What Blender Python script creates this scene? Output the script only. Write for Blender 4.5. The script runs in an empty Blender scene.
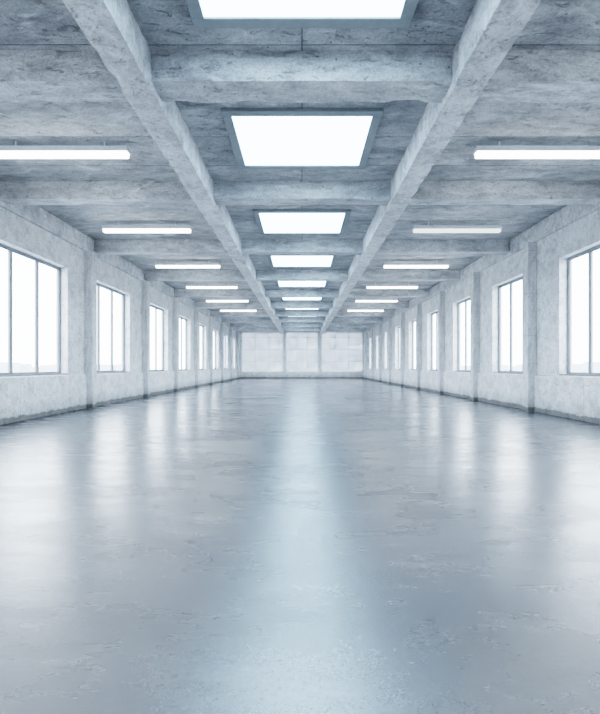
import bpy, bmesh, math, random
from mathutils import Vector, noise as mnoise
random.seed(4)
scene = bpy.context.scene
scene.view_settings.view_transform = 'Filmic'
scene.view_settings.look = 'High Contrast'
scene.view_settings.exposure = 0.5

EYE = 1.6
W = 8.3          # half width
Y0, Y1 = -6.0, 60.5
CEIL = 6.6
BB = 6.0         # longitudinal beam underside
CB = 6.1         # cross beam underside
BAY = 5.6

# ---------------------------------------------------------------- materials
def new_mat(name):
    m = bpy.data.materials.new(name); m.use_nodes = True
    nt = m.node_tree; nt.nodes.clear()
    return m, nt
def N(nt, t, **kw):
    n = nt.nodes.new(t)
    for k, v in kw.items():
        if k in n.inputs: n.inputs[k].default_value = v
        else: setattr(n, k, v)
    return n
def ramp(nt, fac, stops, ease=False):
    r = nt.nodes.new('ShaderNodeValToRGB')
    if ease: r.color_ramp.interpolation = 'EASE'
    e = r.color_ramp.elements
    while len(e) < len(stops): e.new(0.5)
    for i, (p, c) in enumerate(stops):
        e[i].position = p
        e[i].color = (c, c, c, 1) if not isinstance(c, tuple) else (*c, 1)
    nt.links.new(fac, r.inputs[0])
    return r.outputs[0]
def mixc(nt, mode, a, b, f=1.0):
    m = nt.nodes.new('ShaderNodeMix'); m.data_type = 'RGBA'; m.blend_type = mode
    if isinstance(f, float): m.inputs[0].default_value = f
    else: nt.links.new(f, m.inputs[0])
    for s, v in ((6, a), (7, b)):
        if isinstance(v, tuple): m.inputs[s].default_value = (*v, 1)
        else: nt.links.new(v, m.inputs[s])
    return m.outputs[2]
def noise(nt, vec, scale, detail=6, rough=0.6, dist=0.0):
    n = N(nt, 'ShaderNodeTexNoise', Scale=scale, Detail=detail, Roughness=rough, Distortion=dist)
    nt.links.new(vec, n.inputs['Vector'])
    return n.outputs['Fac']
def seam(nt, sxyz, ax, per, width, dark, offset=0.0):
    a = N(nt, 'ShaderNodeMath', operation='ADD'); nt.links.new(sxyz.outputs[ax], a.inputs[0]); a.inputs[1].default_value = offset
    md = N(nt, 'ShaderNodeMath', operation='PINGPONG'); nt.links.new(a.outputs[0], md.inputs[0]); md.inputs[1].default_value = per/2
    return ramp(nt, md.outputs[0], [(0.0, dark), (width, 1.0)])

def concrete(name, dark, light, stretch=(1, 1, 1), bump=0.5, stain=0.5, rough=0.8, base_dirt=False, pits=True, seams=(), scratch=0.0):
    m, nt = new_mat(name)
    out = N(nt, 'ShaderNodeOutputMaterial'); p = N(nt, 'ShaderNodeBsdfPrincipled')
    nt.links.new(p.outputs[0], out.inputs[0])
    tc = N(nt, 'ShaderNodeTexCoord')
    mp = N(nt, 'ShaderNodeMapping'); mp.inputs['Scale'].default_value = stretch
    nt.links.new(tc.outputs['Object'], mp.inputs['Vector'])
    v = mp.outputs[0]; raw = tc.outputs['Object']
    sx = N(nt, 'ShaderNodeSeparateXYZ'); nt.links.new(raw, sx.inputs[0])
    big = noise(nt, v, 0.6, 8, 0.65, 0.6)
    col = ramp(nt, big, [(0.34, dark), (0.66, light)])
    mid = noise(nt, v, 3.0, 8, 0.7, 0.4)
    col = mixc(nt, 'MULTIPLY', col, ramp(nt, mid, [(0.36, 0.53), (0.55, 1.0)]), stain)
    fine = noise(nt, raw, 22, 6, 0.75)
    col = mixc(nt, 'MULTIPLY', col, ramp(nt, fine, [(0.3, 0.52), (0.58, 1.0)]), 0.75)
    pat = noise(nt, v, 1.3, 10, 0.7, 1.2)
    col = mixc(nt, 'MIX', col, tuple(min(0.92, c*1.17) for c in light), ramp(nt, pat, [(0.54, 0.0), (0.69, 0.7)]))
    h = mixc(nt, 'ADD', mid, fine, 0.5)
    if scratch:
        hc = noise(nt, v, 5.0, 12, 0.8, 0.8)
        mk = ramp(nt, hc, [(0.36, 0.33), (0.435, 1.0)])
        col = mixc(nt, 'MULTIPLY', col, mk, scratch)
        h = mixc(nt, 'MULTIPLY', h, mk, 0.6)
    if pits:
        vo = N(nt, 'ShaderNodeTexVoronoi', Scale=4.0, Randomness=1.0); nt.links.new(raw, vo.inputs['Vector'])
        pt = ramp(nt, vo.outputs['Distance'], [(0.05, 0.28), (0.105, 1.0)])
        col = mixc(nt, 'MULTIPLY', col, pt, 0.8)
    for ax, per, wd, dk, of in seams:
        sm = seam(nt, sx, ax, per, wd, dk, of)
        col = mixc(nt, 'MULTIPLY', col, sm, 1.0)
        h = mixc(nt, 'MULTIPLY', h, sm, 1.0)
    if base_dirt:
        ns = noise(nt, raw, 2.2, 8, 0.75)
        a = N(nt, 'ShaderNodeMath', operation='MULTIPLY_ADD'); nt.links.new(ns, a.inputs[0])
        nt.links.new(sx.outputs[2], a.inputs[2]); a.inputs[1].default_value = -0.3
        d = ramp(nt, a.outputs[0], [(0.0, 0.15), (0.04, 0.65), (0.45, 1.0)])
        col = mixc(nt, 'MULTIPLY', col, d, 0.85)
    nt.links.new(col, p.inputs['Base Color'])
    p.inputs['Roughness'].default_value = rough
    b = N(nt, 'ShaderNodeBump', Strength=bump, Distance=0.045)
    nt.links.new(h, b.inputs['Height']); nt.links.new(b.outputs[0], p.inputs['Normal'])
    return m

M_ceil = concrete('ceiling_board_concrete', (0.34, 0.36, 0.385), (0.65, 0.67, 0.695), (0.7, 1.5, 1), 1.0, 0.72,
                  seams=((1, 1.4, 0.014, 0.4, 0.0),), scratch=0.42)
M_beam = concrete('beam_concrete', (0.60, 0.62, 0.645), (0.86, 0.875, 0.895), (1.2, 1.2, 1.2), 1.0, 0.72, scratch=0.52)
M_xbeam = concrete('crossbeam_concrete', (0.45, 0.47, 0.50), (0.77, 0.79, 0.815), (0.6, 1.6, 1.6), 1.0, 0.72, scratch=0.48)
M_wall = concrete('wall_concrete', (0.74, 0.755, 0.78), (0.91, 0.92, 0.94), (1, 1, 1.0), 0.85, 0.55, base_dirt=True, scratch=0.33,
                  seams=((1, 2.8, 0.01, 0.6, 0.9),))
M_col = concrete('column_concrete', (0.71, 0.73, 0.755), (0.87, 0.88, 0.90), (1.5, 1.5, 0.6), 0.85, 0.55, base_dirt=True, scratch=0.35,
                 seams=((2, 1.5, 0.01, 0.6, 0.3),))

def simple(name, col, rough=0.5, metal=0.0):
    m, nt = new_mat(name)
    out = N(nt, 'ShaderNodeOutputMaterial'); p = N(nt, 'ShaderNodeBsdfPrincipled')
    nt.links.new(p.outputs[0], out.inputs[0])
    tc = N(nt, 'ShaderNodeTexCoord')
    f = noise(nt, tc.outputs['Object'], 9, 4)
    c = mixc(nt, 'MULTIPLY', col, ramp(nt, f, [(0.3, 0.85), (0.7, 1.0)]), 1.0)
    nt.links.new(c, p.inputs['Base Color'])
    p.inputs['Roughness'].default_value = rough; p.inputs['Metallic'].default_value = metal
    return m
M_frame = simple('window_frame_grey', (0.27, 0.30, 0.33), 0.45)
M_trim = simple('skylight_frame_metal', (0.28, 0.32, 0.34), 0.5)
M_house = simple('lamp_housing', (0.78, 0.8, 0.82), 0.4)
M_conduit = simple('conduit_grey', (0.16, 0.18, 0.2), 0.6)
M_city = simple('hazy_city', (0.42, 0.45, 0.48), 0.9)
M_ground = simple('outside_ground', (0.45, 0.46, 0.47), 0.9)

def emis(name, col, s):
    m, nt = new_mat(name)
    out = N(nt, 'ShaderNodeOutputMaterial'); e = N(nt, 'ShaderNodeEmission', Strength=s)
    e.inputs['Color'].default_value = (*col, 1); nt.links.new(e.outputs[0], out.inputs[0])
    return m
M_tube = emis('fluorescent_diffuser', (1.0, 1.0, 0.95), 7.0)
M_tube_off = emis('fluorescent_diffuser_dim', (0.9, 0.95, 0.97), 1.2)
M_skyglass = emis('skylight_luminous_acrylic', (0.56, 0.80, 1.0), 7.5)

def glass(name, tint, gloss=0.06):
    m, nt = new_mat(name)
    out = N(nt, 'ShaderNodeOutputMaterial')
    t = N(nt, 'ShaderNodeBsdfTransparent'); t.inputs[0].default_value = (*tint, 1)
    g = N(nt, 'ShaderNodeBsdfGlossy', Roughness=0.05)
    mx = N(nt, 'ShaderNodeMixShader'); mx.inputs[0].default_value = gloss
    nt.links.new(t.outputs[0], mx.inputs[1]); nt.links.new(g.outputs[0], mx.inputs[2]); nt.links.new(mx.outputs[0], out.inputs[0])
    return m
M_glass = glass('window_glass', (0.95, 0.98, 1.0))
def panel_mat():
    m, nt = new_mat('wall_panel_added_glow')  # plain pale panel, with added sky transmission to brighten the end wall
    out = N(nt, 'ShaderNodeOutputMaterial')
    t = N(nt, 'ShaderNodeBsdfTranslucent')
    d = N(nt, 'ShaderNodeBsdfDiffuse'); d.inputs[0].default_value = (0.88, 0.9, 0.92, 1)
    tc = N(nt, 'ShaderNodeTexCoord'); sx = N(nt, 'ShaderNodeSeparateXYZ'); nt.links.new(tc.outputs['Object'], sx.inputs[0])
    n = noise(nt, tc.outputs['Object'], 0.8, 6)
    c = ramp(nt, n, [(0.3, (0.34, 0.36, 0.39)), (0.7, (0.56, 0.58, 0.60))])
    c = mixc(nt, 'MULTIPLY', c, seam(nt, sx, 2, 1.6, 0.05, 0.4, 0.2), 1.0)
    nt.links.new(c, t.inputs[0])
    mx = N(nt, 'ShaderNodeMixShader'); mx.inputs[0].default_value = 0.35
    nt.links.new(t.outputs[0], mx.inputs[1]); nt.links.new(d.outputs[0], mx.inputs[2]); nt.links.new(mx.outputs[0], out.inputs[0])
    return m
M_panel = panel_mat()

# floor
def floor_mat():
    m, nt = new_mat('polished_concrete_floor')
    out = N(nt, 'ShaderNodeOutputMaterial'); p = N(nt, 'ShaderNodeBsdfPrincipled')
    nt.links.new(p.outputs[0], out.inputs[0])
    tc = N(nt, 'ShaderNodeTexCoord'); raw = tc.outputs['Object']
    mp = N(nt, 'ShaderNodeMapping'); mp.inputs['Scale'].default_value = (0.5, 1.3, 1); nt.links.new(raw, mp.inputs['Vector'])
    big = noise(nt, mp.outputs[0], 0.6, 6, 0.58)
    col = ramp(nt, big, [(0.30, (0.07, 0.083, 0.105)), (0.70, (0.19, 0.21, 0.24))], True)
    mid = noise(nt, mp.outputs[0], 2.2, 7, 0.6)
    col = mixc(nt, 'MULTIPLY', col, ramp(nt, mid, [(0.25, 0.5), (0.75, 1.0)], True), 0.9)
    fine = noise(nt, raw, 28, 6, 0.75)
    col = mixc(nt, 'MULTIPLY', col, ramp(nt, fine, [(0.3, 0.5), (0.65, 1.0)]), 0.6)
    sx = N(nt, 'ShaderNodeSeparateXYZ'); nt.links.new(raw, sx.inputs[0])
    j = mixc(nt, 'MULTIPLY', seam(nt, sx, 0, 4.15, 0.006, 0.6, 2.0), seam(nt, sx, 1, 5.6, 0.008, 0.6), 1.0)
    col = mixc(nt, 'MULTIPLY', col, j, 0.35)
    nt.links.new(col, p.inputs['Base Color'])
    rr = ramp(nt, mixc(nt, 'MIX', big, mid, 0.5), [(0.3, 0.33), (0.7, 0.16)], True)
    nt.links.new(rr, p.inputs['Roughness'])
    p.inputs['IOR'].default_value = 3.0
    b = N(nt, 'ShaderNodeBump', Strength=0.55, Distance=0.007)
    nt.links.new(mixc(nt, 'ADD', mid, fine, 0.5), b.inputs['Height']); nt.links.new(b.outputs[0], p.inputs['Normal'])
    return m
M_floor = floor_mat()

# ---------------------------------------------------------------- mesh helpers
def boxes(name, bl, mats, bevel=0.0, parent=None, loc=(0, 0, 0)):
    bm = bmesh.new()
    for b in bl:
        x0, x1, y0, y1, z0, z1 = b[:6]; mi = b[6] if len(b) > 6 else 0
        if x0 > x1: x0, x1 = x1, x0
        vs = [bm.verts.new((x, y, z)) for z in (z0, z1) for y in (y0, y1) for x in (x0, x1)]
        for f in ((0, 2, 3, 1), (4, 5, 7, 6), (0, 1, 5, 4), (2, 6, 7, 3), (0, 4, 6, 2), (1, 3, 7, 5)):
            fc = bm.faces.new([vs[i] for i in f]); fc.material_index = mi
    me = bpy.data.meshes.new(name); bm.to_mesh(me); bm.free()
    for m in (mats if isinstance(mats, list) else [mats]): me.materials.append(m)
    o = bpy.data.objects.new(name, me); scene.collection.objects.link(o)
    o.location = loc
    if parent: o.parent = parent
    if bevel:
        md = o.modifiers.new('bevel', 'BEVEL'); md.width = bevel; md.segments = 2; md.limit_method = 'ANGLE'
    return o

def rough_boxes(name, bl, mat, step=0.14, amp=0.03):
    """cast-concrete members: gridded boxes whose faces wander and whose arrises are chipped"""
    bm = bmesh.new()
    for b in bl:
        x0, x1, y0, y1, z0, z1 = b
        if x0 > x1: x0, x1 = x1, x0
        lo = (x0, y0, z0); hi = (x1, y1, z1)
        n = [max(2, int(round((hi[i]-lo[i])/step))) for i in range(3)]
        cache = {}
        def V(i, j, k):
            key = (i, j, k)
            if key in cache: return cache[key]
            p = Vector([lo[a] + (hi[a]-lo[a])*key[a]/n[a] for a in range(3)])
            d = Vector((0, 0, 0)); edges = 0
            for a in range(3):
                if key[a] == 0: d[a] = 1; edges += 1
                elif key[a] == n[a]: d[a] = -1; edges += 1
            f = mnoise.noise(p*1.7)*0.5 + mnoise.noise(p*5.1)*0.5
            amt = amp*0.30*f
            if edges >= 2:
                chip = max(0.0, mnoise.noise(p*3.3+Vector((7, 3, 1)))-0.02)
                amt = amp*0.35 + amp*1.8*chip
            q = p + d*amt
            if k == n[2]: q.z = hi[2]
            cache[key] = bm.verts.new(q)
            return cache[key]
        for a in range(3):
            u, w_ = (a+1) % 3, (a+2) % 3
            for side in (0, n[a]):
                if a == 2 and side == n[2]: continue
                for i in range(n[u]):
                    for j in range(n[w_]):
                        c = []
                        for (di, dj) in ((0, 0), (1, 0), (1, 1), (0, 1)):
                            key = [0, 0, 0]; key[a] = side; key[u] = i+di; key[w_] = j+dj
                            c.append(V(*key))
                        if side == 0: c.reverse()
                        bm.faces.new(c)
    me = bpy.data.meshes.new(name); bm.to_mesh(me); bm.free()
    me.materials.append(mat)
    o = bpy.data.objects.new(name, me); scene.collection.objects.link(o)
    return o
def empty(name, loc=(0, 0, 0)):
    e = bpy.data.objects.new(name, None); e.location = loc; e.empty_display_size = 0.2
    scene.collection.objects.link(e); return e

# ---------------------------------------------------------------- floor / shell
boxes('floor', [(-W-0.4, W+0.4, Y0-0.3, Y1+0.4, -0.25, 0)], M_floor)

beamY = [(7.1 - BAY*2, .55), (7.1 - BAY, .55), (7.1, .6)] + [(12.1 + BAY*k, .5) for k in range(9)]
sky = [(4.1 - BAY, 6.4 - BAY), (4.1, 6.4)] + [(8.86 + BAY*k, 11.1 + BAY*k) for k in range(9)]
SX = 1.41
cl = [(-W-0.4, -SX, Y0-0.3, Y1+0.4, CEIL, CEIL+0.35), (SX, W+0.4, Y0-0.3, Y1+0.4, CEIL, CEIL+0.35)]
prev = Y0-0.3
for a, b in sky:
    cl.append((-SX, SX, prev, a, CEIL, CEIL+0.35)); prev = b
cl.append((-SX, SX, prev, Y1+0.4, CEIL, CEIL+0.35))
boxes('ceiling', cl, M_ceil)

WT = 0.42
SILL, HEAD = 1.32, 5.1
colL = [-5.3, 0.3, 5.8, 11.4, 17.15] + [23.3 + BAY*k for k in range(7)]
winL = [(c+0.5, c+4.55) for c in colL]
colR = [15.9 + 5.1*k for k in range(-4, 9)]
winR = [(c+0.42, c+3.72) for c in colR]
def wall(side, wins0, name):
    s = side
    segs = []; wins = []
    prev = Y0-0.3
    for a, b in wins0:
        if b > Y1-0.4 or a < Y0: continue
        segs.append((s*W, s*(W+WT), prev, a, SILL, HEAD)); prev = b; wins.append((a, b))
    segs.append((s*W, s*(W+WT), prev, Y1+0.4, SILL, HEAD))
    segs.append((s*W, s*(W+WT), Y0-0.3, Y1+0.4, 0, SILL))
    segs.append((s*W, s*(W+WT), Y0-0.3, Y1+0.4, HEAD, CEIL))
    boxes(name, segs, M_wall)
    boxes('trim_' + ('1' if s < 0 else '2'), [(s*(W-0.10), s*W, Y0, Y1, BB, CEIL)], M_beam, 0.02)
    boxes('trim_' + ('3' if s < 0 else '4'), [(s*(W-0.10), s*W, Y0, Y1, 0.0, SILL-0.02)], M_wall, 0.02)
    return wins
wl = wall(-1, winL, 'wall_left')
wr = wall(1, winR, 'wall_right')
boxes('wall_front', [(-W, W, Y0-0.3, Y0, 0, CEIL)], M_wall)

# back wall; translucency added to its plain panels so they glow
BS, BH = 0.9, 6.2
bx = [(-W+0.15, -2.6), (-2.15, 2.15), (2.6, W-0.15)]
seg = [(-W, W, Y1, Y1+0.4, 0, BS), (-W, W, Y1, Y1+0.4, BH, CEIL)]
prev = -W
for a, b in bx:
    seg.append((prev, a, Y1, Y1+0.4, BS, BH)); prev = b
seg.append((prev, W, Y1, Y1+0.4, BS, BH))
boxes('wall_back', seg, M_wall)

# ---------------------------------------------------------------- windows
wn = 0
FR = 0.07
def side_window(s, a, b):
    global wn
    wn += 1
    L = b-a
    e = empty('window_%d' % wn, (s*(W+0.30), (a+b)/2, SILL))
    h = HEAD-SILL
    d = 0.05
    fr = [(-d, d, -L/2, L/2, 0, FR), (-d, d, -L/2, L/2, h-FR, h)]
    for i in range(4):
        y = -L/2 + FR/2 + (L-FR)*i/3
        fr.append((-d, d, y-FR/2, y+FR/2, FR, h-FR))
    for i in range(3):
        y0 = -L/2 + FR + (L-FR)*i/3; y1 = y0 + (L-FR)/3 - FR
        t = 0.03
        fr += [(-0.025, 0.025, y0, y0+t, FR, h-FR), (-0.025, 0.025, y1-t, y1, FR, h-FR),
               (-0.025, 0.025, y0+t, y1-t, FR, FR+t), (-0.025, 0.025, y0+t, y1-t, h-FR-t, h-FR)]
    boxes('frame', fr, M_frame, 0, e)
    boxes('glass', [(-0.005, 0.005, -L/2+FR, L/2-FR, FR, h-FR)], M_glass, 0, e)
    boxes('sill', [(-s*0.30, -s*0.05, -L/2, L/2, 0.0, 0.03)], M_col, 0.005, e)
for a, b in wl: side_window(-1, a, b)
for a, b in wr: side_window(1, a, b)
for a, b in bx:
    L = b-a; h = BH-BS
    e = empty('wall_panel', ((a+b)/2, Y1+0.1, BS))
    n = 3
    fr = []
    for i in range(1, n):
        x = -L/2 + L*i/n
        fr.append((x-0.03, x+0.03, -0.03, 0.03, 0, h))
    boxes('battens', fr, M_house, 0, e)
    boxes('panel', [(-L/2, L/2, 0.03, 0.035, 0, h)], M_panel, 0, e)

# ---------------------------------------------------------------- columns
def column(x0, x1, y, dep, top=BB):
    cx = (x0+x1)/2; w = abs(x1-x0)/2
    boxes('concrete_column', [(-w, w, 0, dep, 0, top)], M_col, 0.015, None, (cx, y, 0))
for c in colL:
    if c > Y0: column(-(W-0.0), -(W-0.32), c, 0.36)
for c in colR:
    if c > Y0 and c < Y1-0.5: column(W-0.0, W-0.32, c, 0.36)
for x in (-2.37, 2.37):
    column(x-0.22, x+0.22, Y1-0.3, 0.3, BB)

# ---------------------------------------------------------------- beams
BI, BO = 2.38, 2.90
for s in (-1, 1):
    rough_boxes('ceiling_girder', [(s*BI, s*BO, Y0, Y1, BB, CEIL)], M_beam)
for y, d in beamY:
    if y < Y0: continue
    rough_boxes('ceiling_crossbeam', [(-W+0.1, -BO+.03, y, y+d, CB, CEIL), (-BI-.03, BI+.03, y, y+d, CB, CEIL), (BO-.03, W-0.1, y, y+d, CB, CEIL)], M_xbeam)

# ---------------------------------------------------------------- skylights
for a, b in sky:
    e = empty('skylight', (0, (a+b)/2, CEIL))
    L = (b-a)/2; t = 0.16
    fr = [(-SX-t, SX+t, -L-t, -L+0.02, -0.07, 0.0), (-SX-t, SX+t, L-0.02, L+t, -0.07, 0.0),
          (-SX-t, -SX+0.02, -L+0.02, L-0.02, -0.07, 0.0), (SX-0.02, SX+t, -L+0.02, L-0.02, -0.07, 0.0)]
    boxes('frame', fr, M_trim, 0.01, e)
    boxes('glass', [(-SX+0.02, SX-0.02, -L+0.02, L-0.02, -0.04, -0.02)], M_skyglass, 0, e)

# ---------------------------------------------------------------- lamps
FZ = EYE + 4.75
lampY = [10.0 + BAY*k for k in range(-2, 6)]
for i, y in enumerate(lampY):
    for s in (-1, 1):
        e = empty('fluorescent_light', (s*5.37, y, FZ))
        L = 1.53
        boxes('housing', [(-L, L, -0.11, 0.11, 0.0, 0.11)], M_house, 0.01, e)
        off = (s > 0 and i == 3)
        boxes('diffuser', [(-L+0.03, L-0.03, -0.09, 0.09, -0.10, 0.0)], M_tube_off if off else M_tube, 0.02, e)
        boxes('hangers', [(-1.0, -0.97, -0.015, 0.015, 0.11, CEIL-FZ), (0.97, 1.0, -0.015, 0.015, 0.11, CEIL-FZ)], M_house, 0, e)

cd = []
pts = sorted([(a-0.16, b+0.16) for a, b in sky] + [(y, y+d) for y, d in beamY if y > Y0])
prev = Y0
for a, b in pts:
    if a - prev > 0.05: cd.append((-0.012, 0.012, prev, a, CEIL-0.02, CEIL))
    prev = b
boxes('ceiling_conduit', cd, M_conduit)

# ---------------------------------------------------------------- outside
boxes('ground', [(-1500, 1500, -1500, 1500, -14.5, -14)], M_ground)
cb = []
for s in (-1, 1):
    for k in range(90):
        y = random.uniform(-200, 1100); x = s*random.uniform(380, 620)
        w = random.uniform(8, 22); hh = random.uniform(8, 22)
        cb.append((x-w, x+w, y-w, y+w, -14, -14+hh))
boxes('city_skyline', cb, M_city)

# ---------------------------------------------------------------- world
w = bpy.data.worlds.new('overcast_sky'); scene.world = w; w.use_nodes = True
nt = w.node_tree; nt.nodes.clear()
out = N(nt, 'ShaderNodeOutputWorld'); bg = N(nt, 'ShaderNodeBackground', Strength=8.0)
tc = N(nt, 'ShaderNodeTexCoord'); sx = N(nt, 'ShaderNodeSeparateXYZ')
nt.links.new(tc.outputs['Generated'], sx.inputs[0])
c = ramp(nt, sx.outputs[2], [(0.0, (0.93, 0.965, 1.0)), (0.8, (0.84, 0.915, 1.0))])
nt.links.new(c, bg.inputs[0]); nt.links.new(bg.outputs[0], out.inputs[0])

# ---------------------------------------------------------------- camera
cam = bpy.data.cameras.new('camera'); co = bpy.data.objects.new('camera', cam); scene.collection.objects.link(co)
cam.sensor_fit = 'HORIZONTAL'; cam.sensor_width = 36; cam.lens = 27
co.location = (0, 0, EYE); co.rotation_euler = (math.radians(90), 0, 0)
cam.shift_x = -2/600; cam.shift_y = 9.5/600
cam.clip_end = 5000
scene.camera = co
